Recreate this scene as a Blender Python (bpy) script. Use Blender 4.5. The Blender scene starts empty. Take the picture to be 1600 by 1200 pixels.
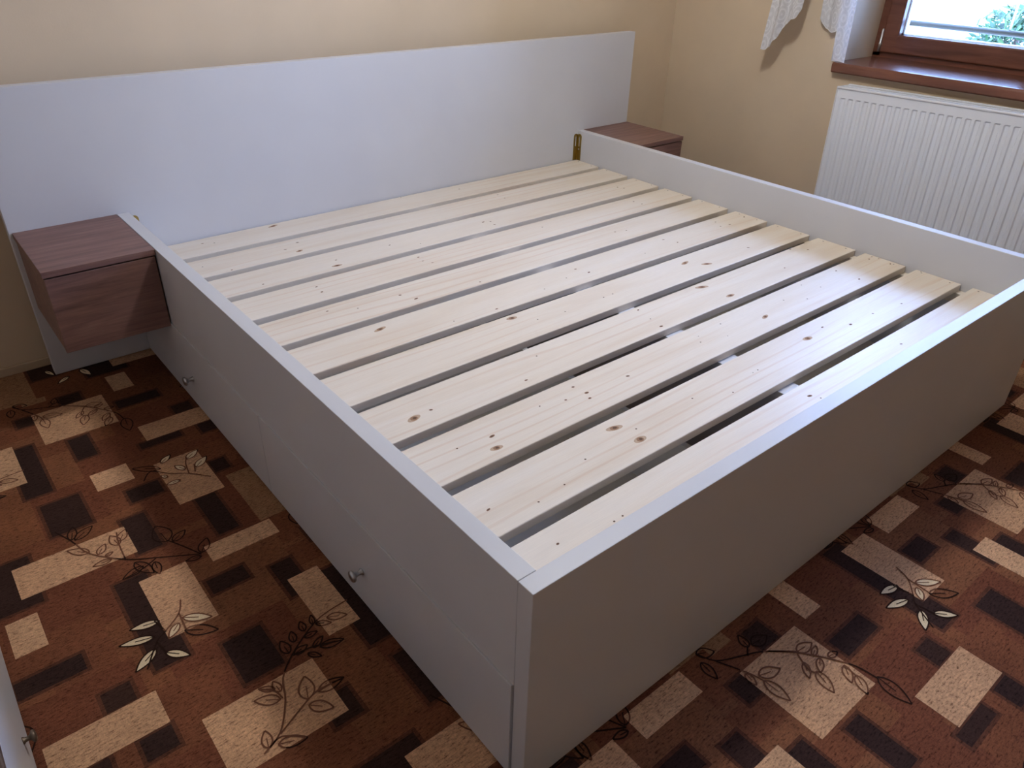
import bpy, bmesh, math, random
from mathutils import Vector, Matrix

random.seed(7)
S = bpy.context.scene
COL = S.collection

# ------------------------------------------------------------------ camera, sky, light, exposure
cd = bpy.data.cameras.new('camera')
cd.sensor_fit = 'HORIZONTAL'
cd.sensor_width = 36.0
cd.lens = 26.63
cd.clip_start = 0.02
cam = bpy.data.objects.new('camera', cd)
COL.objects.link(cam)
cam.location = (-0.529, -2.5993, 1.3195)
cam.rotation_euler = (math.radians(58.524), math.radians(-1.340), math.radians(-39.415))
S.camera = cam

W = bpy.data.worlds.new('sky')
S.world = W
W.use_nodes = True
bg = W.node_tree.nodes['Background']
bg.inputs['Color'].default_value = (0.33, 0.50, 1.0, 1)
bg.inputs['Strength'].default_value = 25.0

# daylight comes in through the window opening: the portal only guides the sampling of the sky there
pl = bpy.data.lights.new('window_portal', 'AREA')
pl.shape = 'RECTANGLE'; pl.size = 1.5; pl.size_y = 1.3
pl.cycles.is_portal = True
po = bpy.data.objects.new('window_portal', pl)
COL.objects.link(po)
po.location = (3.22, -1.52, 1.48)
po.rotation_euler = (0, math.radians(90), 0)

S.view_settings.view_transform = 'Standard'
S.view_settings.look = 'None'
S.view_settings.exposure = 0.0
S.view_settings.gamma = 1.0
S.view_settings.use_curve_mapping = False

# ------------------------------------------------------------------ helpers
def link(o, parent=None):
    COL.objects.link(o)
    if parent is not None:
        o.parent = parent
    return o

def obj(name, bm, mat, parent=None, smooth=False):
    me = bpy.data.meshes.new(name)
    bmesh.ops.recalc_face_normals(bm, faces=bm.faces)
    bm.to_mesh(me); bm.free()
    if mat is not None:
        me.materials.append(mat)
    if smooth:
        for p in me.polygons: p.use_smooth = True
    return link(bpy.data.objects.new(name, me), parent)

def empty(name, loc=(0, 0, 0), rot=(0, 0, 0), parent=None):
    e = bpy.data.objects.new(name, None)
    e.empty_display_size = 0.05
    e.location = loc; e.rotation_euler = rot
    return link(e, parent)

def tag(o, label, cat, group=None):
    o['label'] = label; o['category'] = cat
    if group: o['group'] = group
    return o

def struct(o):
    o['kind'] = 'structure'
    return o

def box(bm, x0, x1, y0, y1, z0, z1, bev=0.0, seg=1):
    t = bmesh.new()
    bmesh.ops.create_cube(t, size=1.0)
    for v in t.verts:
        v.co = Vector(((x0 + x1) / 2 + v.co.x * (x1 - x0), (y0 + y1) / 2 + v.co.y * (y1 - y0), (z0 + z1) / 2 + v.co.z * (z1 - z0)))
    if bev > 0:
        bmesh.ops.bevel(t, geom=list(t.edges), offset=bev, segments=seg, affect='EDGES', profile=0.5)
    me = bpy.data.meshes.new('tmp'); t.to_mesh(me); t.free()
    bm.from_mesh(me); bpy.data.meshes.remove(me)
    return bm

def bxo(name, mat, dims, parent=None, bev=0.0, seg=1):
    return obj(name, box(bmesh.new(), *dims, bev=bev, seg=seg), mat, parent)

def lathe(prof, n=24):
    """profile of (radius, height) turned about +Z"""
    bm = bmesh.new(); rings = []
    for r, h in prof:
        if r < 1e-6:
            rings.append([bm.verts.new((0, 0, h))])
        else:
            rings.append([bm.verts.new((r * math.cos(2 * math.pi * k / n), r * math.sin(2 * math.pi * k / n), h)) for k in range(n)])
    for a, b in zip(rings, rings[1:]):
        for k in range(n):
            q = [a[k % len(a)], a[(k + 1) % len(a)], b[(k + 1) % len(b)], b[k % len(b)]]
            u = []
            for v in q:
                if v not in u: u.append(v)
            if len(u) > 2: bm.faces.new(u)
    return bm

def extrude_outline(pts, axis_map, t0, t1):
    """closed 2D outline -> prism; axis_map(u, v, t) gives the 3D point"""
    bm = bmesh.new()
    a = [bm.verts.new(axis_map(u, v, t0)) for u, v in pts]
    b = [bm.verts.new(axis_map(u, v, t1)) for u, v in pts]
    bm.faces.new(a); bm.faces.new(b[::-1])
    n = len(pts)
    for i in range(n):
        bm.faces.new((a[i], a[(i + 1) % n], b[(i + 1) % n], b[i]))
    return bm

# ------------------------------------------------------------------ materials
class N:
    def __init__(s, name):
        s.m = bpy.data.materials.new(name); s.m.use_nodes = True
        s.t = s.m.node_tree; s.b = s.t.nodes['Principled BSDF']
        s.out = s.t.nodes['Material Output']
    def n(s, ty, **kw):
        nd = s.t.nodes.new(ty)
        for k, v in kw.items():
            if k.startswith('i_'): nd.inputs[k[2:].replace('_', ' ')].default_value = v
            else: setattr(nd, k, v)
        return nd
    def l(s, a, b): s.t.links.new(a, b)
    def ramp(s, src, stops):
        r = s.n('ShaderNodeValToRGB')
        e = r.color_ramp.elements
        while len(e) > 1: e.remove(e[-1])
        e[0].position = stops[0][0]; e[0].color = (*stops[0][1], 1)
        for p, c in stops[1:]:
            q = e.new(p); q.color = (*c, 1)
        s.l(src, r.inputs['Fac']); return r.outputs['Color']
    def mix(s, fac, a, b, mode='MIX'):
        m = s.n('ShaderNodeMix', data_type='RGBA', blend_type=mode)
        for sock, v in ((m.inputs[0], fac), (m.inputs[6], a), (m.inputs[7], b)):
            if isinstance(v, (int, float)): sock.default_value = v
            elif isinstance(v, tuple): sock.default_value = (*v, 1)
            else: s.l(v, sock)
        return m.outputs[2]
    def coords(s, scale, kind='Object', rnd=0.0):
        tc = s.n('ShaderNodeTexCoord'); mp = s.n('ShaderNodeMapping')
        mp.inputs['Scale'].default_value = scale
        s.l(tc.outputs[kind], mp.inputs['Vector'])
        if rnd:
            oi = s.n('ShaderNodeObjectInfo'); vm = s.n('ShaderNodeVectorMath', operation='SCALE')
            cx = s.n('ShaderNodeCombineXYZ')
            for k in ('X', 'Y', 'Z'): s.l(oi.outputs['Random'], cx.inputs[k])
            s.l(cx.outputs[0], vm.inputs[0]); vm.inputs['Scale'].default_value = rnd
            s.l(vm.outputs[0], mp.inputs['Location'])
        return mp.outputs[0]
    def noise(s, vec, scale, detail=3, rough=0.55, dist=0.0):
        n = s.n('ShaderNodeTexNoise')
        n.inputs['Scale'].default_value = scale; n.inputs['Detail'].default_value = detail
        n.inputs['Roughness'].default_value = rough; n.inputs['Distortion'].default_value = dist
        s.l(vec, n.inputs['Vector']); return n.outputs['Fac']
    def bump(s, h, strength, dist=0.002):
        b = s.n('ShaderNodeBump'); b.inputs['Strength'].default_value = strength; b.inputs['Distance'].default_value = dist
        s.l(h, b.inputs['Height']); s.l(b.outputs[0], s.b.inputs['Normal'])

def simple(name, col, rough=0.5, metal=0.0, spec=0.5):
    a = N(name); a.b.inputs['Base Color'].default_value = (*col, 1)
    a.b.inputs['Roughness'].default_value = rough; a.b.inputs['Metallic'].default_value = metal
    a.b.inputs['Specular IOR Level'].default_value = spec
    return a

def mat_paint(name, col, var=0.06):
    a = N(name); v = a.coords((1, 1, 1), 'Object')
    f = a.noise(v, 2.2, 4); c = a.ramp(f, [(0.3, tuple(x * (1 - var) for x in col)), (0.7, tuple(min(1, x * (1 + var)) for x in col))])
    a.l(c, a.b.inputs['Base Color']); a.b.inputs['Roughness'].default_value = 0.85
    a.bump(a.noise(v, 160, 3), 0.12, 0.002)
    return a.m

def mat_laminate():
    a = N('white_laminate'); v = a.coords((1, 1, 1))
    f = a.noise(v, 3, 2)
    a.l(a.ramp(f, [(0.3, (0.60, 0.605, 0.64)), (0.7, (0.64, 0.645, 0.675))]), a.b.inputs['Base Color'])
    a.b.inputs['Roughness'].default_value = 0.42
    a.bump(a.noise(v, 700, 2), 0.05, 0.0006)
    return a.m

def mat_pine():
    a = N('planed_pine')
    v = a.coords((1.0, 9.0, 9.0), 'Object', 37.0)
    f = a.noise(v, 1.6, 4, 0.5, 0.6)
    base = a.ramp(f, [(0.25, (0.72, 0.605, 0.475)), (0.5, (0.78, 0.69, 0.575)), (0.75, (0.81, 0.735, 0.64))])
    # growth-ring streaks running with the board
    v2 = a.coords((0.55, 5.0, 5.0), 'Object', 61.0)
    w = a.n('ShaderNodeTexWave', wave_type='BANDS', bands_direction='Y')
    w.inputs['Scale'].default_value = 1.7; w.inputs['Distortion'].default_value = 10.0
    w.inputs['Detail'].default_value = 2.0; w.inputs['Detail Scale'].default_value = 0.7
    a.l(v2, w.inputs['Vector'])
    st = a.ramp(w.outputs['Fac'], [(0.0, (0, 0, 0)), (0.84, (0, 0, 0)), (0.97, (1, 1, 1))])
    patch = a.ramp(a.noise(a.coords((0.8, 4, 4), 'Object', 83.0), 1.3, 2), [(0.45, (0, 0, 0)), (0.62, (1, 1, 1))])
    stf = a.mix(1.0, st, patch, 'MULTIPLY')
    sc = a.n('ShaderNodeMath', operation='MULTIPLY'); a.l(stf, sc.inputs[0]); sc.inputs[1].default_value = 0.42
    c = a.mix(sc.outputs[0], base, (0.66, 0.47, 0.32))
    fine = a.ramp(a.noise(a.coords((6, 160, 160), 'Object', 11.0), 3, 2), [(0.3, (0.94, 0.94, 0.94)), (0.7, (1, 1, 1))])
    c = a.mix(1.0, c, fine, 'MULTIPLY')
    a.l(c, a.b.inputs['Base Color'])
    a.b.inputs['Roughness'].default_value = 0.42
    a.bump(a.noise(a.coords((8, 200, 200), 'Object', 5.0), 2, 2), 0.08, 0.0008)
    return a.m

def mat_walnut():
    a = N('walnut_decor'); v = a.coords((1.2, 14, 14), 'Object', 9.0)
    f = a.noise(v, 2.4, 5, 0.6, 0.9)
    c = a.ramp(f, [(0.25, (0.115, 0.058, 0.049)), (0.5, (0.205, 0.108, 0.091)), (0.78, (0.30, 0.172, 0.145))])
    fine = a.ramp(a.noise(a.coords((5, 120, 120), 'Object', 4.0), 3, 3), [(0.3, (0.78, 0.78, 0.78)), (0.65, (1, 1, 1))])
    a.l(a.mix(1.0, c, fine, 'MULTIPLY'), a.b.inputs['Base Color'])
    a.b.inputs['Roughness'].default_value = 0.45
    a.bump(fine, 0.1, 0.0008)
    return a.m

def mat_windowwood():
    a = N('stained_window_wood'); v = a.coords((12, 1.2, 12), 'Object', 3.0)
    f = a.noise(v, 2.5, 4, 0.55, 0.6)
    a.l(a.ramp(f, [(0.3, (0.10, 0.036, 0.021)), (0.7, (0.19, 0.072, 0.042))]), a.b.inputs['Base Color'])
    a.b.inputs['Roughness'].default_value = 0.24
    a.bump(a.noise(a.coords((60, 3, 60)), 6, 3), 0.15, 0.001)
    return a.m

def mat_carpet():
    a = N('printed_carpet')
    at = a.n('ShaderNodeAttribute', attribute_name='tone', attribute_type='GEOMETRY')
    v = a.coords((1, 1, 1))
    # cut-pile weave: short dashes running across the room plus broader wear
    d1 = a.noise(a.coords((19, 62, 1)), 4.0, 4, 0.75)
    d1 = a.ramp(d1, [(0.35, (0.30, 0.23, 0.20)), (0.45, (0.86, 0.83, 0.80)), (0.64, (1.14, 1.12, 1.08))])
    d2 = a.ramp(a.noise(a.coords((380, 120, 1)), 1.2, 2), [(0.3, (0.80, 0.80, 0.80)), (0.6, (1.04, 1.04, 1.04))])
    d3 = a.ramp(a.noise(v, 9, 4), [(0.3, (0.84, 0.82, 0.80)), (0.7, (1.12, 1.10, 1.06))])
    c = a.mix(1.0, at.outputs['Color'], d1, 'MULTIPLY')
    c = a.mix(1.0, c, d2, 'MULTIPLY'); c = a.mix(1.0, c, d3, 'MULTIPLY')
    a.l(c, a.b.inputs['Base Color'])
    a.b.inputs['Roughness'].default_value = 0.95
    a.b.inputs['Specular IOR Level'].default_value = 0.15
    a.bump(a.noise(v, 900, 2), 0.5, 0.002)
    return a.m

def mat_print(name, col):
    a = N(name)
    f = a.ramp(a.noise(a.coords((90, 260, 1)), 3.0, 2), [(0.3, tuple(x * 0.7 for x in col)), (0.6, col)])
    a.l(f, a.b.inputs['Base Color']); a.b.inputs['Roughness'].default_value = 0.95
    a.b.inputs['Specular IOR Level'].default_value = 0.1
    return a.m

def mat_glass():
    a = N('window_glass'); a.t.nodes.remove(a.b)
    tr = a.n('ShaderNodeBsdfTransparent'); tr.inputs[0].default_value = (0.95, 0.98, 0.98, 1)
    gl = a.n('ShaderNodeBsdfGlossy'); gl.inputs['Roughness'].default_value = 0.02
    fr = a.n('ShaderNodeFresnel'); fr.inputs['IOR'].default_value = 1.45
    mx = a.n('ShaderNodeMixShader')
    a.l(fr.outputs[0], mx.inputs[0]); a.l(tr.outputs[0], mx.inputs[1]); a.l(gl.outputs[0], mx.inputs[2])
    a.l(mx.outputs[0], a.out.inputs['Surface'])
    return a.m

def mat_lace():
    a = N('white_lace'); a.t.nodes.remove(a.b)
    uv = a.n('ShaderNodeUVMap', uv_map='cloth')
    mp = a.n('ShaderNodeMapping'); mp.inputs['Scale'].default_value = (1, 1, 1)
    a.l(uv.outputs[0], mp.inputs['Vector'])
    vo = a.n('ShaderNodeTexVoronoi', feature='F1'); vo.inputs['Scale'].default_value = 15.0; vo.inputs['Randomness'].default_value = 0.35
    a.l(mp.outputs[0], vo.inputs['Vector'])
    sn = a.n('ShaderNodeMath', operation='MULTIPLY'); a.l(vo.outputs['Distance'], sn.inputs[0]); sn.inputs[1].default_value = 25.0
    si = a.n('ShaderNodeMath', operation='SINE'); a.l(sn.outputs[0], si.inputs[0])
    net = a.noise(mp.outputs[0], 420, 1)
    ringf = a.ramp(si.outputs[0], [(0.0, (0.26, 0.26, 0.26)), (0.5, (0.09, 0.09, 0.09)), (0.9, (0.02, 0.02, 0.02))])
    netf = a.ramp(net, [(0.38, (1, 1, 1)), (0.55, (0, 0, 0))])
    hole = a.mix(0.55, ringf, netf, 'MULTIPLY')
    di = a.n('ShaderNodeBsdfDiffuse'); di.inputs[0].default_value = (0.88, 0.88, 0.90, 1)
    tl = a.n('ShaderNodeBsdfTranslucent'); tl.inputs[0].default_value = (0.75, 0.76, 0.80, 1)
    m1 = a.n('ShaderNodeMixShader'); m1.inputs[0].default_value = 0.32
    a.l(di.outputs[0], m1.inputs[1]); a.l(tl.outputs[0], m1.inputs[2])
    tr = a.n('ShaderNodeBsdfTransparent'); m2 = a.n('ShaderNodeMixShader')
    a.l(hole, m2.inputs[0]); a.l(m1.outputs[0], m2.inputs[1]); a.l(tr.outputs[0], m2.inputs[2])
    a.l(m2.outputs[0], a.out.inputs['Surface'])
    return a.m

def mat_leafy():
    a = N('garden_leaves'); oi = a.n('ShaderNodeNewGeometry')
    c = a.ramp(oi.outputs['Random Per Island'], [(0.0, (0.006, 0.034, 0.010)), (0.6, (0.020, 0.080, 0.020)), (1.0, (0.09, 0.16, 0.05))])
    a.l(c, a.b.inputs['Base Color']); a.b.inputs['Roughness'].default_value = 0.5
    return a.m

M = dict(
    wall=mat_paint('beige_wall_paint', (0.63, 0.51, 0.365)),
    ceil=mat_paint('white_ceiling_paint', (0.58, 0.56, 0.53), 0.02),
    white=mat_laminate(), pine=mat_pine(), walnut=mat_walnut(), wwood=mat_windowwood(),
    carpet=mat_carpet(), line=mat_print('carpet_twig_print', (0.030, 0.014, 0.010)), line2=mat_print('carpet_twig_print_brown', (0.20, 0.085, 0.050)),
    cream=mat_print('carpet_cream_print', (0.86, 0.70, 0.47)),
    glass=mat_glass(), lace=mat_lace(), leafy=mat_leafy(),
    enamel=simple('radiator_enamel', (0.84, 0.875, 0.93), 0.35).m,
    enamel_side=simple('radiator_edge_enamel', (0.80, 0.80, 0.82), 0.35).m,
    chrome=simple('satin_nickel', (0.50, 0.52, 0.56), 0.28, 1.0).m,
    brass=simple('yellow_zinc', (0.42, 0.32, 0.11), 0.32, 1.0).m,
    screw=simple('dark_screw', (0.16, 0.12, 0.09), 0.5, 0.6).m,
    knot=mat_print('knot_brown', (0.34, 0.20, 0.125)),
    knotcore=mat_print('knot_dark', (0.15, 0.09, 0.06)),
    knothalo=mat_print('knot_halo', (0.55, 0.40, 0.28)),
    base=simple('beige_baseboard', (0.52, 0.40, 0.27), 0.6).m,
    browntop=simple('dark_brown_top', (0.10, 0.065, 0.05), 0.4).m,
    rail=simple('grey_railing_paint', (0.030, 0.028, 0.012), 0.5).m,
    postw=simple('white_post_paint', (0.8, 0.8, 0.82), 0.5).m,
    pave=mat_paint('pale_paving', (0.70, 0.69, 0.66), 0.05),
    plaster=mat_paint('pale_house_plaster', (0.80, 0.79, 0.76), 0.03),
    inner=simple('warm_white_drawer_board', (0.86, 0.82, 0.76), 0.5).m,
    hinge=simple('hinge_steel', (0.55, 0.54, 0.53), 0.35, 0.8).m,
)
# printed twig and leaf motifs of the carpet, in metres inside one repeat: (strokes, leaves)
MOTIFS = [
 ([[(0.135,-0.262),(0.119,-0.299),(0.08,-0.331),(0.056,-0.349),(0.019,-0.407)],[(0.119,-0.299),(0.116,-0.352)],[(0.08,-0.331),(0.07,-0.288)],[(0.056,-0.349),(0.063,-0.389)]],
  [(0.079,-0.295,0.02,-0.282,0.34,1),(0.057,-0.332,-0.01,-0.312,0.3,1),(0.05,-0.365,-0.002,-0.4,0.36,1),(0.061,-0.387,0.1,-0.426,0.36,1),(0.11,-0.326,0.079,-0.355,0.42,1),(0.12,-0.316,0.173,-0.353,0.34,1),(0.113,-0.353,0.17,-0.396,0.4,0)]),
 ([[(0.126,-0.728),(0.169,-0.705),(0.206,-0.647),(0.225,-0.596),(0.267,-0.553),(0.335,-0.509),(0.38,-0.496),(0.438,-0.492)],[(0.265,-0.558),(0.308,-0.563),(0.364,-0.586)],[(0.167,-0.709),(0.24,-0.674),(0.271,-0.666),(0.318,-0.671)],[(0.204,-0.64),(0.199,-0.616),(0.177,-0.592)],[(0.14,-0.722),(0.167,-0.715),(0.202,-0.745)]],
  [(0.261,-0.548,0.26,-0.507,0.5,0),(0.282,-0.528,0.289,-0.497,0.5,0),(0.312,-0.514,0.316,-0.484,0.5,0),(0.268,-0.557,0.301,-0.551,0.5,0),(0.304,-0.53,0.334,-0.531,0.45,0),(0.335,-0.509,0.343,-0.482,0.4,0),(0.34,-0.51,0.369,-0.529,0.4,0),(0.367,-0.51,0.407,-0.53,0.45,0),(0.307,-0.566,0.337,-0.55,0.4,0),(0.319,-0.572,0.369,-0.585,0.4,0),(0.291,-0.572,0.311,-0.596,0.4,0),(0.2,-0.639,0.157,-0.611,0.45,0),(0.207,-0.623,0.205,-0.591,0.5,0),(0.201,-0.611,0.175,-0.59,0.4,0),(0.242,-0.673,0.26,-0.619,0.55,0),(0.265,-0.668,0.322,-0.67,0.42,0),(0.237,-0.685,0.273,-0.72,0.5,0),(0.155,-0.726,0.204,-0.747,0.45,0),(0.138,-0.722,0.147,-0.684,0.5,0)]),
 ([[(-0.031,0.145),(-0.007,0.086),(0.016,0.015),(0.077,-0.057),(0.136,-0.096),(0.224,-0.149)],[(0.224,-0.149),(0.19,-0.078),(0.175,-0.051)],[(0.077,-0.057),(0.08,0.008),(0.087,0.053)],[(0.136,-0.096),(0.101,-0.113),(0.058,-0.12)]],
  [(0,0.085,0.047,0.115,0.45,0),(-0.006,0.09,0.008,0.14,0.4,0),(0.175,-0.056,0.169,0.018,0.6,0),(0.185,-0.064,0.223,-0.041,0.5,0),(0.226,-0.145,0.255,-0.102,0.5,0),(0.017,0.019,-0.024,0.058,0.4,0),(0.079,0.004,0.071,0.05,0.5,0),(0.084,0.015,0.108,0.052,0.5,0),(0.09,-0.081,0.116,-0.143,0.4,0),(0.103,-0.105,0.053,-0.12,0.4,0),(0.042,-0.018,0.061,-0.012,0.5,0),(0.052,-0.036,0.01,-0.035,0.4,0),(0.128,-0.107,0.125,-0.155,0.4,0),(0.222,-0.156,0.186,-0.15,0.4,0),(0.031,-0.002,0.054,0.028,0.5,0)]),
 ([[(0.467,-0.122),(0.486,-0.16),(0.538,-0.186),(0.585,-0.208),(0.646,-0.256)],[(0.485,-0.161),(0.514,-0.22),(0.524,-0.253)],[(0.55,-0.194),(0.569,-0.18)]],
  [(0.466,-0.123,0.503,-0.143,0.6,0),(0.457,-0.143,0.452,-0.191,0.45,0),(0.57,-0.182,0.579,-0.148,0.55,0),(0.526,-0.239,0.577,-0.256,0.5,0),(0.524,-0.252,0.526,-0.314,0.42,0),(0.508,-0.218,0.503,-0.25,0.5,0),(0.581,-0.182,0.628,-0.188,0.6,0)]),
 ([[(0.594,-0.214),(0.64,-0.255),(0.677,-0.302),(0.707,-0.351),(0.715,-0.397)],[(0.638,-0.257),(0.621,-0.294),(0.628,-0.31)],[(0.691,-0.335),(0.685,-0.369)]],
  [(0.642,-0.254,0.689,-0.26,0.5,0),(0.63,-0.279,0.603,-0.308,0.4,0),(0.63,-0.307,0.612,-0.359,0.45,0),(0.718,-0.394,0.711,-0.471,0.42,0),(0.69,-0.336,0.662,-0.369,0.45,0),(0.687,-0.364,0.662,-0.404,0.45,0),(0.683,-0.303,0.711,-0.308,0.5,0),(0.66,-0.281,0.689,-0.271,0.4,0),(0.666,-0.293,0.634,-0.315,0.4,0)]),
 ([[(0.818,-0.83),(0.776,-0.78),(0.734,-0.748),(0.696,-0.709),(0.668,-0.741)],[(0.776,-0.78),(0.784,-0.731),(0.796,-0.703)],[(0.792,-0.783),(0.802,-0.746)]],
  [(0.73,-0.688,0.764,-0.663,0.45,1),(0.792,-0.712,0.834,-0.685,0.45,1),(0.8,-0.764,0.842,-0.731,0.45,1),(0.774,-0.756,0.756,-0.721,0.45,1),(0.748,-0.794,0.71,-0.793,0.4,1),(0.724,-0.763,0.712,-0.743,0.5,1),(0.722,-0.713,0.66,-0.666,0.3,0)]),
 ([],
  [(0.593,0.054,0.613,0.005,0.3,1),(0.648,-0.029,0.608,-0.06,0.35,1),(0.688,-0.002,0.708,-0.064,0.35,1)]),
]
# knots on each slat, with small screw marks over the centre beam: (x, offset across the slat, radius in mm)
KNOT_SCREW_MARKS = {
 0: [(1.303, 0.021, 4), (1.044, 0.064, 3), (0.493, 0.049, 8), (0.229, 0.027, 4), (0.263, 0.009, 3)],
 1: [(1.386, 0.05, 4), (1.383, -0, 4), (0.491, 0.032, 5), (0.43, -0.003, 4), (0.462, -0.043, 7), (0.22, -0.066, 4), (0.156, 0.012, 3)],
 2: [(1.137, 0.006, 5), (1.163, -0.005, 4), (1.155, -0.039, 4), (0.733, 0.009, 4), (0.827, -0.041, 3), (0.502, -0.046, 7), (0.522, -0.002, 4), (1.872, 0.019, 5), (1.883, -0.008, 4), (0.253, -0.044, 4)],
 3: [(1.281, 0.018, 4), (0.752, 0.042, 5), (0.746, 0.006, 4), (0.763, -0.025, 4), (0.369, -0.017, 5), (1.783, 0.027, 4), (1.788, -0.014, 4), (0.373, 0.026, 4)],
 4: [(0.544, 0.008, 5), (0.569, -0.041, 6), (0.399, 0.004, 3), (0.795, -0.057, 4), (0.32, 0.039, 4), (1.465, 0.007, 4), (1.509, -0.008, 4)],
 5: [(0.382, 0.035, 8), (0.717, -0.056, 4), (0.572, -0.046, 3), (0.922, -0.034, 3), (1.034, -0.012, 3), (1.549, 0.032, 4), (1.57, -0.016, 4), (1.397, -0.018, 3), (1.124, -0.022, 5), (1.107, 0.023, 4), (1.998, 0.01, 5), (1.88, -0.01, 4), (1.835, -0.002, 4), (1.857, 0.039, 4)],
 6: [(0.714, 0.054, 9), (0.768, 0.004, 3), (0.866, -0.005, 3), (1.44, 0.026, 8), (1.493, -0.023, 8), (1.735, -0.015, 5), (1.066, -0.002, 3), (1.026, -0.003, 3)],
 7: [(1.328, 0.049, 9), (1.349, -0.044, 8), (1.045, 0.057, 4), (1.03, -0.004, 3), (1.019, -0.054, 6), (1.678, -0.018, 4), (1.893, 0.03, 4), (1.844, 0.069, 4), (0.267, -0.015, 5), (0.217, -0.021, 10), (0.527, -0.047, 4), (0.627, 0.029, 3)],
 8: [(1.31, -0.013, 7), (1.167, 0.037, 3), (1.123, -0.021, 2), (1.033, 0.001, 3), (1.056, 0.027, 2), (1.797, 0.048, 4), (1.795, -0.035, 5), (1.635, 0.006, 3), (1.599, 0.052, 3), (1.521, -0.018, 3), (1.453, 0.02, 3), (2.02, 0.019, 3), (1.986, 0.035, 4), (2.005, -0.031, 4), (0.597, 0.042, 5), (0.605, 0.003, 6), (0.594, -0.019, 5), (0.543, 0.01, 4), (0.476, 0.027, 3), (0.742, -0.003, 5), (0.314, -0, 6), (0.295, -0.04, 8), (0.227, 0.01, 3)],
 9: [(1.289, 0.018, 9), (1.385, 0.031, 4), (1.467, -0.009, 6), (1.588, -0.011, 4), (1.725, -0.029, 4), (1.031, -0.001, 3), (0.89, -0.029, 3), (0.789, 0.014, 3), (1.009, -0.002, 2), (2.024, 0.055, 3), (0.55, 0.041, 9), (0.564, -0.024, 10), (0.587, 0.009, 3), (0.326, -0.037, 3), (0.25, -0.045, 3), (0.159, -0.003, 4), (0.418, -0.002, 3)],
 10: [(1.469, 0.026, 4), (1.039, 0.008, 3), (1.026, 0.03, 6), (0.201, 0.028, 4), (0.326, 0.007, 3), (0.35, 0.008, 3)],
}
# ------------------------------------------------------------------ the setting
XL, XR, YH, YB, ZC = -1.30, 2.748, 0.10, -4.40, 2.55      # room: left wall, window wall, head wall, back wall, ceiling

# carpet: one repeat of rectangles (centre x, centre y, size x, size y), tiled on a half-drop lattice
PX, PY, DX = 0.9205, 0.958, 0.4655
LIGHT = [(.132, -.253, .107, .207), (.178, -.665, .230, .155), (.321, -.159, .168, .062), (.386, -.455, .075, .205),
         (.449, -.948, .248, .113), (.600, -.305, .200, .190), (.607, -.669, .094, .084), (.768, -.160, .062, .110),
         (.771, -.788, .119, .214), (.835, -.510, .202, .088)]
MID = [(.523, -.131, .067, .032), (.005, -.965, .15, .232)]
DARK = [(.066, -.274, .070, .295), (.128, -.911, .075, .087), (.203, -.500, .084, .125), (.243, -.267, .087, .050),
        (.286, -.726, .061, .072), (.309, -.025, .052, .168), (.360, -.348, .052, .121), (.430, -.039, .061, .074),
        (.437, -.505, .065, .260), (.472, -.757, .092, .142), (.480, -.240, .050, .053), (.580, -.475, .052, .120),
        (.600, -.942, .057, .150), (.617, -.178, .060, .056), (.658, -.784, .082, .059), (.767, -.573, .115, .030),
        (.767, -.040, .101, .053), (.783, -.305, .125, .048), (.857, -.790, .043, .057), (.875, -.437, .055, .052),
        (.906, -.586, .058, .053), (.302, -.948, .125, .177)]
T_LIGHT = [(.70, .435, .275), (.66, .41, .255), (.72, .46, .295), (.69, .44, .28)]
T_MID = (.36, .205, .115)
T_DARK = [(.046, .023, .020), (.052, .026, .021), (.042, .022, .020)]
T_HALO = (.115, .046, .028)
T_BG = [(.210, .080, .042), (.235, .096, .048), (.190, .068, .038), (.250, .108, .056), (.218, .084, .044)]

def carpet_cells():
    """cut one repeat along every rectangle edge; returns breakpoints and the tone of each cell"""
    rng = random.Random(3)
    lay = []                                        # later entries lie on top
    bgx = [0.0]
    for j in range(7):                              # underlay of brown blocks
        for i in range(6):
            w, h = rng.uniform(.14, .26), rng.uniform(.12, .24)
            lay.append((i * PX / 6 + rng.uniform(0, .12), -j * PY / 7 - rng.uniform(0, .1), w, h, rng.choice(T_BG)))
    for r in DARK: lay.append((r[0], r[1], r[2] + .016, r[3] + .016, T_HALO))
    for k, r in enumerate(DARK): lay.append((*r, T_DARK[k % 3]))
    for r in MID: lay.append((*r, T_MID))
    for k, r in enumerate(LIGHT): lay.append((*r, T_LIGHT[k % 4]))
    full = []
    for (cx, cy, w, h, t) in lay:
        for a in (-2, -1, 0, 1, 2):
            for b in (-1, 0, 1):
                x, y = cx + a * PX + b * DX, cy - b * PY
                if x + w / 2 > 0 and x - w / 2 < PX and y + h / 2 > -PY and y - h / 2 < 0:
                    full.append((max(0, x - w / 2), min(PX, x + w / 2), max(-PY, y - h / 2), min(0, y + h / 2), t))
    xs = sorted({0.0, PX} | {round(v, 4) for f in full for v in f[:2]})
    ys = sorted({0.0, -PY} | {round(v, 4) for f in full for v in f[2:4]})
    tone = {}
    for i in range(len(xs) - 1):
        for j in range(len(ys) - 1):
            mx, my = (xs[i] + xs[i + 1]) / 2, (ys[j] + ys[j + 1]) / 2
            c = T_BG[0]
            for f in full:
                if f[0] < mx < f[1] and f[2] < my < f[3]: c = f[4]
            tone[i, j] = c
    return xs, ys, tone

def lattice():
    for b in range(-1, 6):
        for a in range(-6, 6):
            ox, oy = a * PX + b * DX, -b * PY
            if ox + PX > XL and ox < XR and oy > YB and oy - PY < YH:
                yield ox, oy

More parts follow.
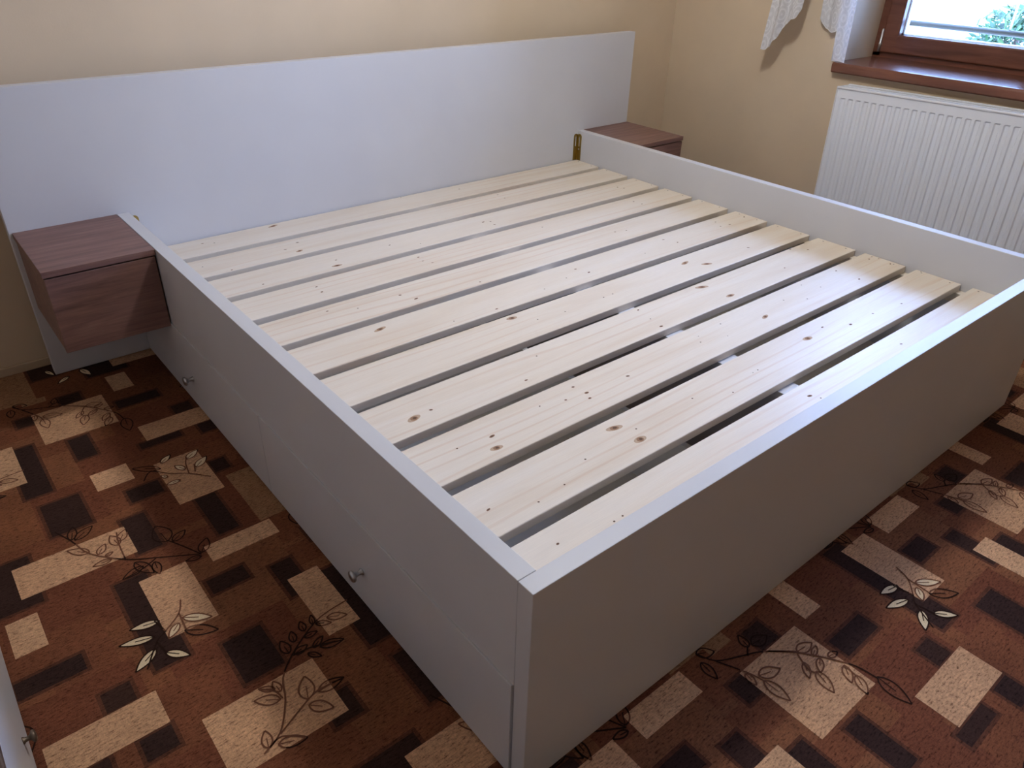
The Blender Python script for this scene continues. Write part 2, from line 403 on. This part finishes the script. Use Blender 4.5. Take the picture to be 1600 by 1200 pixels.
def build_floor():
    xs, ys, tone = carpet_cells()
    verts, faces, cols = [], [], []
    for ox, oy in lattice():
        gx = [min(max(x + ox, XL), XR) for x in xs]; gy = [min(max(y + oy, YB), YH) for y in ys]
        base = len(verts)
        verts += [(x, y, 0.0) for x in gx for y in gy]
        ny = len(gy)
        for i in range(len(gx) - 1):
            if gx[i + 1] - gx[i] < 1e-6: continue
            for j in range(ny - 1):
                if gy[j + 1] - gy[j] < 1e-6: continue
                faces.append((base + i * ny + j, base + (i + 1) * ny + j, base + (i + 1) * ny + j + 1, base + i * ny + j + 1))
                cols.append(tone[i, j])
    # underside of the carpet, so that it has thickness
    me = bpy.data.meshes.new('floor')
    b = len(verts)
    verts += [(XL, YB, -.02), (XR, YB, -.02), (XR, YH, -.02), (XL, YH, -.02)]
    faces.append((b + 3, b + 2, b + 1, b)); cols.append(T_BG[0])
    me.from_pydata(verts, [], faces)
    at = me.attributes.new('tone', 'FLOAT_COLOR', 'FACE')
    flat = []
    for c in cols: flat += [c[0], c[1], c[2], 1.0]
    at.data.foreach_set('color', flat)
    me.materials.append(M['carpet'])
    me.update()
    fl = struct(link(bpy.data.objects.new('floor', me)))
    # twigs and leaves of the print
    groups = {'line': ([], []), 'line2': ([], []), 'cream': ([], [])}
    def inside(p): return XL + .01 < p[0] < XR - .01 and YB + .01 < p[1] < YH - .01
    def on_light(x, y):
        for (cx, cy, w_, h_) in LIGHT:
            for b_ in range(-1, 6):
                dx, dy = x - cx - b_ * DX, y - cy + b_ * PY
                dx -= PX * round(dx / PX)
                if abs(dx) < w_ / 2 and abs(dy) < h_ / 2: return True
        return False
    def strip(pts, w, z):
        """a printed line: brown on the beige blocks, near black on the darker ground"""
        if not all(inside(p) for p in pts): return
        row = []
        for i, p in enumerate(pts):
            q0, q1 = pts[max(0, i - 1)], pts[min(len(pts) - 1, i + 1)]
            dx, dy = q1[0] - q0[0], q1[1] - q0[1]; L = math.hypot(dx, dy) or 1
            nx, ny = -dy / L * w / 2, dx / L * w / 2
            row.append(((p[0] + nx, p[1] + ny, z), (p[0] - nx, p[1] - ny, z)))
        for (a0, a1), (b0, b1) in zip(row, row[1:]):
            V, F = groups['line2' if on_light((a0[0] + b1[0]) / 2, (a0[1] + b1[1]) / 2) else 'line']
            k = len(V); V += [a0, a1, b1, b0]; F.append((k, k + 1, k + 2, k + 3))
    def smooth(pts):
        out = []
        P = [pts[0]] + list(pts) + [pts[-1]]
        for i in range(1, len(P) - 2):
            for t in (0, .25, .5, .75):
                a, b_, c, d = P[i - 1], P[i], P[i + 1], P[i + 2]
                out.append(tuple(.5 * (2 * b_[k] + (c[k] - a[k]) * t + (2 * a[k] - 5 * b_[k] + 4 * c[k] - d[k]) * t * t + (3 * b_[k] - a[k] - 3 * c[k] + d[k]) * t ** 3) for k in (0, 1)))
        out.append(tuple(pts[-1])); return out
    for ox, oy in lattice():
        for gi, (strokes, leaves) in enumerate(MOTIFS):
            for s in strokes:
                strip([(x + ox, y + oy) for x, y in smooth(s)], .0036, .0011)
            for bx_, by_, tx, ty, wr, fill in leaves:
                L = math.hypot(tx - bx_, ty - by_); ux, uy = (tx - bx_) / L, (ty - by_) / L
                half = L * wr * .5
                up, dn = [], []
                for k in range(9):
                    t = k / 8; h = half * math.sin(math.pi * t ** .8) ** .9 if 0 < t < 1 else 0
                    x, y = bx_ + ox + ux * L * t, by_ + oy + uy * L * t
                    up.append((x - uy * h, y + ux * h)); dn.append((x + uy * h, y - ux * h))
                if fill and all(inside(p) for p in up + dn):
                    V, F = groups['cream']; b0 = len(V)
                    for p, q in zip(up, dn): V.append((*p, .0007)); V.append((*q, .0007))
                    for k in range(8): F.append((b0 + 2 * k, b0 + 2 * k + 1, b0 + 2 * k + 3, b0 + 2 * k + 2))
                strip(up, .0034, .0010); strip(dn, .0034, .0010)
                strip([(bx_ + ox, by_ + oy), (bx_ + ox + ux * L * .55, by_ + oy + uy * L * .55)], .0022, .0012)
    for k, nm in (('cream', 'cream_leaf_print'), ('line', 'dark_twig_print'), ('line2', 'brown_twig_print')):
        V, F = groups[k]
        me = bpy.data.meshes.new(nm); me.from_pydata(V, [], F); me.materials.append(M[k]); me.update()
        o = link(bpy.data.objects.new(nm, me), fl); o['kind'] = 'stuff'
    return fl

build_floor()
struct(bxo('wall_head', M['wall'], (XL - .15, XR + .35, YH, YH + .15, -.02, ZC)))
struct(bxo('wall_left', M['wall'], (XL - .15, XL, YB - .15, YH, -.02, ZC)))
struct(bxo('wall_back', M['wall'], (XL, XR + .35, YB - .15, YB, -.02, ZC)))
struct(bxo('ceiling', M['ceil'], (XL - .15, XR + .35, YB - .15, YH + .15, ZC, ZC + .1)))
# window wall with its opening
OY0, OY1, OZ0, OZ1, XO = -2.24, -0.80, 0.82, 2.12, XR + .35
bm = bmesh.new()
for d in ((XR, XO, OY1, YH, -.02, ZC), (XR, XO, YB, OY0, -.02, ZC), (XR, XO, OY0, OY1, -.02, OZ0), (XR, XO, OY0, OY1, OZ1, ZC)):
    box(bm, *d)
struct(obj('wall_right', bm, M['wall']))
# rounded bead on the reveal corner
bm = bmesh.new(); box(bm, XR - .002, XR + .006, OY1 - .004, OY1 + .004, OZ0 + .02, OZ1, bev=.0018, seg=2)
struct(obj('trim_1', bm, M['ceil']))
for nm, d in (('baseboard_head', (XL, XR, YH - .012, YH, 0, .03)), ('baseboard_left', (XL, XL + .012, YB, YH - .012, 0, .03)),
              ('baseboard_right', (XR - .012, XR, YB, YH - .012, 0, .03))):
    struct(bxo(nm, M['base'], d, bev=.003, seg=2))

# the room's ceiling lamp: unseen shallow plate added above the bulb to block upward light
lamp = tag(empty('ceiling_lamp', (1.10, -1.28, ZC)), 'round shallow ceiling lamp above the middle of the room', 'lamp')
obj('upward_light_block', lathe([(.0001, -.10), (.05, -.10), (.25, -.130), (.256, -.138), (.256, -.130), (.25, -.124), (.05, -.094), (.0001, -.094)], 32), M['enamel_side'], lamp, True)
obj('stem', lathe([(.0001, -.095), (.012, -.095), (.012, -.02), (.05, -.012), (.05, -.0005), (.0001, -.0005)], 20), M['enamel_side'], lamp, True)
ll = bpy.data.lights.new('lamp_light', 'POINT')
ll.energy = 54
ll.color = (1.0, 0.985, 0.95)
ll.shadow_soft_size = 0.10
lo = link(bpy.data.objects.new('lamp_light', ll), lamp); lo.location = (0, 0, -.235)

# ------------------------------------------------------------------ window
FX = 3.05                                        # inner face of the frame
SL = 0.006                                       # the window and its board are a touch out of level
win = struct(empty('window_1', (FX, OY1, .84), (-SL, 0, 0)))
def wbox(name, mat, d, parent=None, bev=.003):
    """dims given in room metres, stored relative to the window's corner"""
    x0, x1, y0, y1, z0, z1 = d
    return bxo(name, mat, (x0 - FX, x1 - FX, y0 - OY1, y1 - OY1, z0 - .84, z1 - .84), parent or win, bev=bev, seg=2)
bm = bmesh.new()
def wb(bm, x0, x1, y0, y1, z0, z1, bev=.003): box(bm, x0 - FX, x1 - FX, y0 - OY1, y1 - OY1, z0 - .84, z1 - .84, bev=bev, seg=2)
wb(bm, FX, FX + .075, -.838, OY1 + .001, .842, 2.10); wb(bm, FX, FX + .075, OY0 - .001, -2.202, .842, 2.10)
wb(bm, FX, FX + .075, OY0, OY1, .822, .862); wb(bm, FX, FX + .075, OY0, OY1, 2.08, 2.115); wb(bm, FX, FX + .075, -1.545, -1.495, .86, 2.09)
obj('frame', bm, M['wwood'], win)
for (a, b) in ((-1.497, -.834), (-2.206, -1.543)):
    bm = bmesh.new()
    x0, x1 = FX - .012, FX + .060
    wb(bm, x0, x1, b - .068, b, .860, 2.085, .006); wb(bm, x0, x1, a, a + .068, .860, 2.085, .006)
    wb(bm, x0 + .001, x1, a + .06, b - .06, .860, .934, .006); wb(bm, x0 + .001, x1, a + .06, b - .06, 2.01, 2.085, .006)
    sash = obj('sash', bm, M['wwood'], win)
    wbox('glass_pane', M['glass'], (FX + .022, FX + .028, a + .06, b - .06, .928, 2.02), sash, bev=0)
    bm = bmesh.new()
    for d in ((b - .074, b - .066, .93, 2.015), (a + .066, a + .074, .93, 2.015)): wb(bm, FX + .030, FX + .052, d[0], d[1], d[2], d[3], .001)
    wb(bm, FX + .030, FX + .052, a + .066, b - .066, .928, .940, .001)
    obj('glazing_bead', bm, M['postw'], sash)
# hinge on the left edge of the frame
hp = [(0.0001, 0), (.0055, 0), (.0055, .028), (.0072, .030), (.0072, .034), (.0055, .036), (.0055, .085), (.003, .092), (0.0001, .093)]
hg = obj('hinge', lathe(hp, 14), M['hinge'], win, True); hg.location = (-.014, -.032, .022)
# window board (inner sill) with a rounded nose
bm = bmesh.new()
x0, x1, z0, z1 = 2.712, FX + .012, .800, .840
pr = [(x1, z0), (x1, z1)] + [(x0 + .012 - .012 * math.sin(t), z1 - .012 + .012 * math.cos(t)) for t in [k * math.pi / 12 for k in range(7)]] + [(x0, z0 + .006), (x0 + .006, z0)]
sill = obj('window_sill', extrude_outline([(u - FX, v - .84) for u, v in pr], lambda u, v, t: (u, t, v), OY0 - OY1 - .02, -.008), M['wwood'], win)
bm = bmesh.new()                                  # outer sill of pale sheet metal
wb(bm, FX + .07, XO + .04, OY0, OY1, .835, .850, .002)
obj('outer_sill', bm, M['postw'], win)

# ------------------------------------------------------------------ outside the window
struct(bxo('ground', M['pave'], (XO, 26, -14, 14, -1.1, -1.0)))
ho = tag(empty('neighbour_house', (14.5, 4.4, -1.0)), 'pale plastered house wall beyond the window glass', 'house')
bm = bmesh.new(); box(bm, 0, 6, -1.0, 5.0, 0, 5.2); obj('wall', bm, M['plaster'], ho)
bm = bmesh.new(); box(bm, -.12, 6.2, -1.2, 5.2, 5.2, 5.35, bev=.02); obj('roof_slab', bm, M['pave'], ho)
rl = tag(empty('window_railing', (3.27, -1.52, .86)), 'grey metal bar with thin white upright outside the window', 'railing')
def tube(bm, a, b, r, n=10):
    a, b = Vector(a), Vector(b); d = (b - a).normalized(); u = d.orthogonal().normalized(); w = d.cross(u)
    A = [bm.verts.new(a + r * (math.cos(2 * math.pi * k / n) * u + math.sin(2 * math.pi * k / n) * w)) for k in range(n)]
    B = [bm.verts.new(b + r * (math.cos(2 * math.pi * k / n) * u + math.sin(2 * math.pi * k / n) * w)) for k in range(n)]
    for k in range(n): bm.faces.new((A[k], A[(k + 1) % n], B[(k + 1) % n], B[k]))
    bm.faces.new(A[::-1]); bm.faces.new(B)
bm = bmesh.new(); tube(bm, (0, .72, .106), (0, -.72, .106), .0125)
obj('bar', bm, M['rail'], rl, True)
bm = bmesh.new(); tube(bm, (.0, .27, .106), (.0, .27, 1.2), .0045); obj('upright', bm, M['postw'], rl, True)
for s in (1, -1):
    bm = bmesh.new(); tube(bm, (0, .71 * s, .0), (0, .71 * s, .106), .008); obj('bracket', bm, M['rail'], rl, True)

def hedge(loc, rx, ry, h, n, label, seed):
    """clipped hedge: leaves spread over and just inside a rounded block"""
    rng = random.Random(seed)
    r = tag(empty('garden_hedge', loc), label, 'hedge')
    bm = bmesh.new()
    for k in range(n):
        a, u = rng.uniform(0, 2 * math.pi), rng.uniform(-1, 1)
        d = Vector((math.cos(a) * math.sqrt(1 - u * u), math.sin(a) * math.sqrt(1 - u * u), u))
        m = (abs(d.x) ** 5 + abs(d.y) ** 5 + abs(d.z) ** 5) ** .2
        d = d / m * rng.uniform(.86, 1.02)
        c = Vector((d.x * rx, d.y * ry, h / 2 + d.z * h / 2))
        c.z = max(c.z, .02)
        e0 = Vector((rng.gauss(0, 1), rng.gauss(0, 1), rng.gauss(0, 1))).normalized(); e = e0.orthogonal().normalized(); w = e0.cross(e)
        L = rng.uniform(.035, .07)
        vs = [bm.verts.new(c + p) for p in (-L * e0, .35 * L * e - .2 * L * e0 + .05 * L * w, L * e0, -.35 * L * e - .2 * L * e0 + .05 * L * w)]
        bm.faces.new(vs)
    fo = obj('foliage', bm, M['leafy'], r); fo['kind'] = 'stuff'
    for k in range(5):
        bm = bmesh.new(); y = ry * (-.8 + .4 * k)
        tube(bm, (0, y, 0), (.1, y + .05, h * .8), .025, 7); obj('stem', bm, M['browntop'], r)
hedge((8.6, -1.05, -1.0), .5, 1.98, 1.80, 14000, 'clipped green hedge outside, seen through the window glass', 5)

# ------------------------------------------------------------------ radiator
RX0, RY0, RY1, RZ0, RZ1 = 2.62, -2.05, -.914, .165, .768
rad = tag(empty('panel_radiator', (RX0, RY1, RZ0), (-.018, 0, 0)), 'white ribbed steel panel radiator under the window', 'radiator')
def rel(x, y, z): return (x - RX0, y - RY1, z - RZ0)
def radiator_front():
    bm = bmesh.new()
    pitch, rec, dep = .0335, .0225, .0050
    y = RY1 - .016
    cols = [(RY1 - .006, 0)]
    y = -.938
    while y - rec > RY0 + .03:
        cols += [(y, 0), (y - .0045, 1), (y - rec + .0045, 1), (y - rec, 0)]
        y -= pitch
    cols.append((RY0 + .006, 0))
    rows = [(RZ0 + .006, 0), (RZ0 + .04, 0), (RZ0 + .046, 1), (RZ1 - .0478, 1), (RZ1 - .043, 0), (RZ1 - .008, 0)]
    g = [[bm.verts.new(rel(RX0 + .003 + (dep if (ci and ri) else 0), yy, zz)) for (zz, ri) in rows] for (yy, ci) in cols]
    for i in range(len(cols) - 1):
        for j in range(len(rows) - 1):
            bm.faces.new((g[i][j], g[i + 1][j], g[i + 1][j + 1], g[i][j + 1]))
    ex = bmesh.ops.extrude_face_region(bm, geom=list(bm.faces))
    for v in ex['geom']:
        if isinstance(v, bmesh.types.BMVert): v.co.x += .0015
    return bm
obj('front_panel', radiator_front(), M['enamel'], rad)
bm = bmesh.new()                                   # raised rim round the panel
for d in ((RX0 - .001, RX0 + .010, RY1 - .006, RY1, RZ0, RZ1), (RX0 - .001, RX0 + .010, RY0, RY0 + .006, RZ0, RZ1),
          (RX0 - .001, RX0 + .010, RY0, RY1, RZ1 - .009, RZ1), (RX0 - .001, RX0 + .010, RY0, RY1, RZ0, RZ0 + .009)):
    a, b, c, e, f, h = d; p, q = rel(a, c, f), rel(b, e, h); box(bm, p[0], q[0], p[1], q[1], p[2], q[2], bev=.0025, seg=2)
obj('rim', bm, M['enamel_side'], rad)
for nm, y0, y1 in (('side_cover', RY1 - .0035, RY1 - .0005), ('side_cover', RY0 + .0005, RY0 + .0035)):
    p, q = rel(RX0 + .008, y0, RZ0 + .02), rel(RX0 + .098, y1, RZ1 - .002)
    bxo(nm, M['enamel_side'], (p[0], q[0], p[1], q[1], p[2], q[2]), rad, bev=.001)
p, q = rel(RX0 + .09, RY0, RZ0), rel(RX0 + .1, RY1, RZ1)
bxo('back_panel', M['enamel'], (p[0], q[0], p[1], q[1], p[2], q[2]), rad, bev=.003, seg=2)
bm = bmesh.new()                                   # top grille: two rails and a comb of thin bars
for a, b in ((.010, .018), (.046, .052), (.084, .092)):
    p, q = rel(RX0 + a, RY0 + .004, RZ1 - .006), rel(RX0 + b, RY1 - .004, RZ1 - .001); box(bm, p[0], q[0], p[1], q[1], p[2], q[2])
y = RY1 - .008
while y > RY0 + .01:
    p, q = rel(RX0 + .012, y - .005, RZ1 - .008), rel(RX0 + .090, y, RZ1 - .003); box(bm, p[0], q[0], p[1], q[1], p[2], q[2])
    y -= .0085
obj('top_grille', bm, M['enamel'], rad)
for yy in (-1.15, -1.8):
    p, q = rel(RX0 + .098, yy - .02, RZ0 + .08), rel(XR - .0005, yy + .02, RZ1 - .10)
    bxo('wall_bracket', M['enamel_side'], (p[0], q[0], p[1], q[1], p[2], q[2]), rad)
bm = bmesh.new(); tube(bm, (.05, -.06, .02), (.05, -.06, -RZ0 + .004), .009); obj('pipe', bm, M['enamel_side'], rad, True)

# ------------------------------------------------------------------ lace curtains
def curtain(name, label, xc, left, right, bottom, ztop, nfold, amp, scal, nu=64, nv=60):
    """left/right: edge y as a function of z; bottom: [(u, z)] lower hem"""
    bm = bmesh.new(); uvl = bm.loops.layers.uv.new('cloth')
    def hem(u):
        for (a, za), (b, zb) in zip(bottom, bottom[1:]):
            if a <= u <= b: return za + (zb - za) * (u - a) / max(1e-6, b - a)
        return bottom[-1][1]
    g, uv = [], {}
    for i in range(nu + 1):
        u = i / nu; row = []
        zb = hem(u) - scal * abs(math.sin(math.pi * u * 5.0))
        for j in range(nv + 1):
            z = zb + (ztop - zb) * (j / nv) ** 1.6
            y = left(z) + (right(z) - left(z)) * u
            x = xc + amp * math.sin(2 * math.pi * nfold * u + .5 * math.sin(5 * z)) + .3 * amp * math.sin(7.3 * u * math.pi + 2)
            v = bm.verts.new((x, y, z)); uv[v] = (u * .30, z); row.append(v)
        g.append(row)
    for i in range(nu):
        for j in range(nv):
            f = bm.faces.new((g[i][j], g[i + 1][j], g[i + 1][j + 1], g[i][j + 1]))
            for lp in f.loops: lp[uvl].uv = uv[lp.vert]
    # stitched hem along the lower edge
    me = bpy.data.meshes.new(name); bm.to_mesh(me)
    pts = [g[i][0].co.copy() for i in range(nu + 1)]
    bm.free(); me.materials.append(M['lace'])
    for p_ in me.polygons: p_.use_smooth = True
    o = tag(link(bpy.data.objects.new(name, me)), label, 'curtain', 'lace curtains at the window')
    md = o.modifiers.new('thickness', 'SOLIDIFY'); md.thickness = .0008
    hb = bmesh.new()
    for a, b in zip(pts, pts[1:]): tube(hb, a, b, .0016, 6)
    obj('hem', hb, M['enamel_side'], o, True)
    return o
curtain('lace_curtain', 'white lace curtain tail with pointed scalloped hem hanging on bare beige wall', 2.635,
        lambda z: -.498 - .09 * (min(z, 1.3) - .86) - .05 * max(0, z - 1.3), lambda z: -.640 - .10 * (z - .86) if z < 1.3 else -.684 - .05 * (z - 1.3),
        [(0, .862), (.14, .866), (.32, .884), (.46, .915), (.53, .958), (.72, .985), (.93, 1.004), (1.0, 1.035)], 2.22, 2.2, .011, .006)
curtain('lace_curtain', 'white lace curtain with straight strip reaching down to brown window board', 2.724,
        lambda z: -.703 + .10 * (min(z, 1.3) - .99) * .5, lambda z: -.853 + .02 * (min(z, 1.1) - .86),
        [(0, 1.0), (.06, .985), (.2, .962), (.44, .950), (.56, .955), (.60, .966), (.601, .8435), (1.0, .8435)], 2.22, 1.6, .007, .0)
rod = tag(empty('curtain_rod', (2.66, -1.5, 2.22)), 'slim white curtain rod above the window', 'curtain rod')
bm = bmesh.new(); tube(bm, (0, 1.15, 0), (0, -1.05, 0), .009); obj('pole', bm, M['postw'], rod, True)
for s in (1.0, -.9):
    bm = bmesh.new(); tube(bm, (0, s, 0), (.09, s, 0), .006); obj('bracket', bm, M['postw'], rod, True)
# ------------------------------------------------------------------ the bed
BW, BH, BT, BL = 2.066, .4905, .036, 2.034
bed = tag(empty('bed', (0, 0, 0)), 'large white double bed frame with bare pine slats and wide headboard', 'bed')
bxo('headboard', M['white'], (-.304, 2.361, 0, .036, .003, .8937), bed, bev=.0012)
bxo('footboard', M['white'], (0, BW, -BL, -BL + BT - .002, .003, BH), bed, bev=.0007)
side_l = bxo('side_rail', M['white'], (0, BT, -1.9994, -.0005, .2505, BH), bed, bev=.0007)
side_r = bxo('side_rail', M['white'], (BW - .034, BW, -1.9985, -.0005, .2505, BH), bed, bev=.0012)

knob_prof = [(0.0001, 0), (.0085, 0), (.0085, .002), (.0055, .006), (.005, .013), (.0075, .018), (.013, .021), (.0142, .024), (.013, .0275), (.008, .030), (0.0001, .031)]
def knob(parent, loc, face):
    o = obj('knob', lathe(knob_prof, 24), M['chrome'], parent, True)
    o.location = loc; o.rotation_euler = (0, math.radians(90 * face), 0)
    o['label'] = 'round satin metal knob'
    return o
def drawer(side, y0, y1, ky):
    xo = 0.0 if side < 0 else BW
    s = 1 if side < 0 else -1
    X = lambda a, b: (min(xo + s * a, xo + s * b), max(xo + s * a, xo + s * b))
    fr = bxo('drawer', M['white'], (*X(-.0036, .0144), y0, y1, .007, .2500), bed, bev=.0008)
    bm = bmesh.new()
    box(bm, *X(.0144, .806), y0 + .03, y1 - .03, .030, .042)
    box(bm, *X(.788, .806), y0 + .03, y1 - .03, .042, .215)
    box(bm, *X(.0144, .788), y0 + .03, y0 + .046, .042, .215); box(bm, *X(.0144, .788), y1 - .046, y1 - .03, .042, .215)
    obj('drawer_box', bm, M['inner'], fr)
    knob(fr, (xo - s * .0036, ky, .108), -1 if side < 0 else 1)
for sd in (-1, 1):
    drawer(sd, -1.9965, -1.0015, -1.493); drawer(sd, -.9985, -.003, -.478)

# supports under the slats
bxo('support_batten', M['pine'], (BT, BT + .03, -1.995, -.003, .300, .3335), bed, bev=.001)
bxo('support_batten', M['pine'], (BW - .034 - .03, BW - .034, -1.995, -.003, .300, .3335), bed, bev=.001)
bxo('centre_beam', M['white'], (1.018, 1.086, -1.997, -.003, .3155, .3335), bed, bev=.001)
bxo('centre_panel', M['white'], (1.043, 1.061, -1.997, -.003, .004, .3155), bed, bev=.001)

# slats: planed boards with eased edges
def slat_mesh():
    bm = box(bmesh.new(), -.9965, .9965, -.074, .074, -.0225, 0, bev=.0022, seg=2)
    bmesh.ops.recalc_face_normals(bm, faces=bm.faces)
    me = bpy.data.meshes.new('slat'); bm.to_mesh(me); bm.free(); me.materials.append(M['pine']); return me
SM = slat_mesh()
rng = random.Random(21)
SLAT_Y = []
for i in range(11):
    y = -.079 - .1827 * i
    o = link(bpy.data.objects.new('slat', SM), bed)
    o.location = (1.0340, y, .3562); o.rotation_euler = (0, 0, rng.uniform(-.0008, .0008))
    SLAT_Y.append(y)
    parts = {'knothalo': bmesh.new(), 'knot': bmesh.new(), 'knotcore': bmesh.new()}
    def disc(bm, cx, cy, rx, ry, z, n=12, rot=0.0):
        vs = []
        for k in range(n):
            t = 2 * math.pi * k / n; a, b = rx * math.cos(t), ry * math.sin(t)
            vs.append(bm.verts.new((cx + a * math.cos(rot) - b * math.sin(rot), max(-.0718, min(.0718, cy + a * math.sin(rot) + b * math.cos(rot))), z)))
        bm.faces.new(vs)
    for (kx, ky, kr) in KNOT_SCREW_MARKS.get(i, []):
        r = kr * .00082; st = rng.uniform(1.1, 1.7); rot = rng.uniform(-.4, .4)
        x = kx - 1.0340
        if kr >= 7:
            disc(parts['knothalo'], x, ky, r * 2.0 * st, r * 1.15, .00010, 16, rot)
            disc(parts['knot'], x, ky, r * st, r * .95, .00018, 16, rot)
            disc(parts['knotcore'], x + r * .2, ky, r * .5 * st, r * .5, .00026, 12, rot)
        elif kr >= 4:
            disc(parts['knot'], x, ky, r * st, r * .8, .00014, 12, rot)
            disc(parts['knotcore'], x, ky, r * .6 * st, r * .5, .00022, 10, rot)
        else:
            disc(parts['knotcore'], x, ky, r, r * .85, .00014, 10, rot)
    for k, nm in (('knothalo', 'knot_halos'), ('knot', 'wood_knots'), ('knotcore', 'knot_core_screw_marks')):
        if len(parts[k].faces):
            ko = obj(nm, parts[k], M[k], o); ko['kind'] = 'stuff'
            for p_ in ko.data.polygons:
                if p_.normal.z < 0: p_.flip()
        else: parts[k].free()
    bm = bmesh.new()                               # screws at the right-hand ends
    for dy in (-.045, .045):
        for sx in (.978, -.978):
            disc(bm, sx + rng.uniform(-.004, .004), dy + rng.uniform(-.006, .006), .0028, .0028, .0002, 10)
    so = obj('screws', bm, M['screw'], o); so['kind'] = 'stuff'

# angle brackets that join the side rails to the headboard
def plate(w, h, t, right):
    """slotted plate with a rounded top, standing in the u-v plane"""
    bm = bmesh.new(); n = 24
    def loop(hw, y0, y1, cx):
        pts = []
        for k in range(n):
            a = 2 * math.pi * k / n + math.pi / n
            c, s = math.cos(a), math.sin(a)
            pts.append((cx + hw * c, (y1 - hw + hw * s) if s > 0 else (y0 + (hw * s * .0 if hw > .006 else hw + hw * s))))
        return pts
    outer = loop(w / 2, 0, h, 0)
    rows = []
    for zt in (0, t):
        rows.append(([bm.verts.new((u, zt, v)) for u, v in outer], [bm.verts.new((u, zt, v)) for u, v in loop(.0034, h * .52, h * .90, 0)]))
    for k in range(n):
        k2 = (k + 1) % n
        for zi in (0, 1):
            o_, i_ = rows[zi]; bm.faces.new((o_[k], o_[k2], i_[k2], i_[k]))
        for ri in (0, 1):
            bm.faces.new((rows[0][ri][k], rows[0][ri][k2], rows[1][ri][k2], rows[1][ri][k]))
    bmesh.ops.remove_doubles(bm, verts=bm.verts, dist=1e-6)
    return bm
for xin, s in ((BW - .034, -1), (BT, 1)):
    br = empty('angle_bracket', (xin, 0, .357), parent=bed)
    a = obj('bracket_plate', plate(.024, .120, .0025, True), M['brass'], br); a.location = (s * .0125, -.0026, 0)
    b = obj('bracket_plate', plate(.026, .120, .0025, True), M['brass'], br); b.rotation_euler = (0, 0, math.radians(90)); b.location = (s * .0026 if s > 0 else -.0001, -.0140, 0)
    bm = bmesh.new(); sc = obj('bracket_screw', lathe([(0.0001, 0), (.0042, 0), (.003, .0015), (0.0001, .0018)], 14), M['chrome'], br, True)
    sc.rotation_euler = (0, math.radians(90 * s), 0); sc.location = (s * .0026, -.014, .05)

# ------------------------------------------------------------------ nightstands hung on the headboard
def nightstand(x0, x1, d, label, outer):
    z0, z1 = .2455, .4905
    r = tag(empty('nightstand', ((x0 + x1) / 2, -d / 2, z0)), label, 'nightstand', 'floating nightstands on the headboard')
    cx, cy = (x0 + x1) / 2, -d / 2
    def b(name, a, par=r, bev=.0008):
        return bxo(name, M['walnut'], (a[0] - cx, a[1] - cx, a[2] - cy, a[3] - cy, a[4] - z0, a[5] - z0), par, bev=bev)
    b('top', (x0, x1, -d, -.0005, z1 - .018, z1))
    for a in ((x0 + .004, x0 + .022), (x1 - .022, x1 - .004)):
        b('side_panel', (a[0], a[1], -d + .022, -.0008, z0, z1 - .0182))
    b('bottom', (x0 + .0222, x1 - .0222, -d + .022, -.0008, z0, z0 + .018))
    fr = b('drawer', (x0 + .003, x1 - .003, -d + .002, -d + .020, z0 - .001, z1 - .0225))
    fr['label'] = 'plain handleless wood-grain drawer front'
    b('back_panel', (x0 + .0222, x1 - .0222, -.012, -.0008, z0 + .0182, z1 - .0185))
nightstand(-.2955, -.0015, .3706, 'brown wood-grain nightstand at the near end of the headboard, drawer front in view', -1)
nightstand(2.0675, 2.361, .357, 'brown wood-grain nightstand behind the far bed side, near the radiator', 1)

# ------------------------------------------------------------------ low white chest at the left edge
ch = tag(empty('low_chest', (-.87, -1.50, 0)), 'white low chest with dark top at the bottom left edge', 'chest')
def cb(name, mat, d, par=ch, bev=.001):
    x0, x1, y0, y1, z0, z1 = d
    return bxo(name, mat, (x0 + .87, x1 + .87, y0 + 1.5, y1 + 1.5, z0, z1), par, bev=bev)
cb('body', M['white'], (-1.15, -.674, -1.98, -.954, .004, .330))
for y0, y1 in ((-1.978, -.956),):
    f = cb('drawer', M['white'], (-.6738, -.656, y0, y1, .006, .330))
    k = obj('knob', lathe(knob_prof, 20), M['screw'], f, True); k.location = (-.656 + .87, (y0 + y1) / 2 + 1.5, .09); k.rotation_euler = (0, math.radians(90), 0); k.scale = (.8, .8, .7)
cb('top', M['browntop'], (-1.155, -.656, -1.985, -.949, .3302, .350), bev=.002)
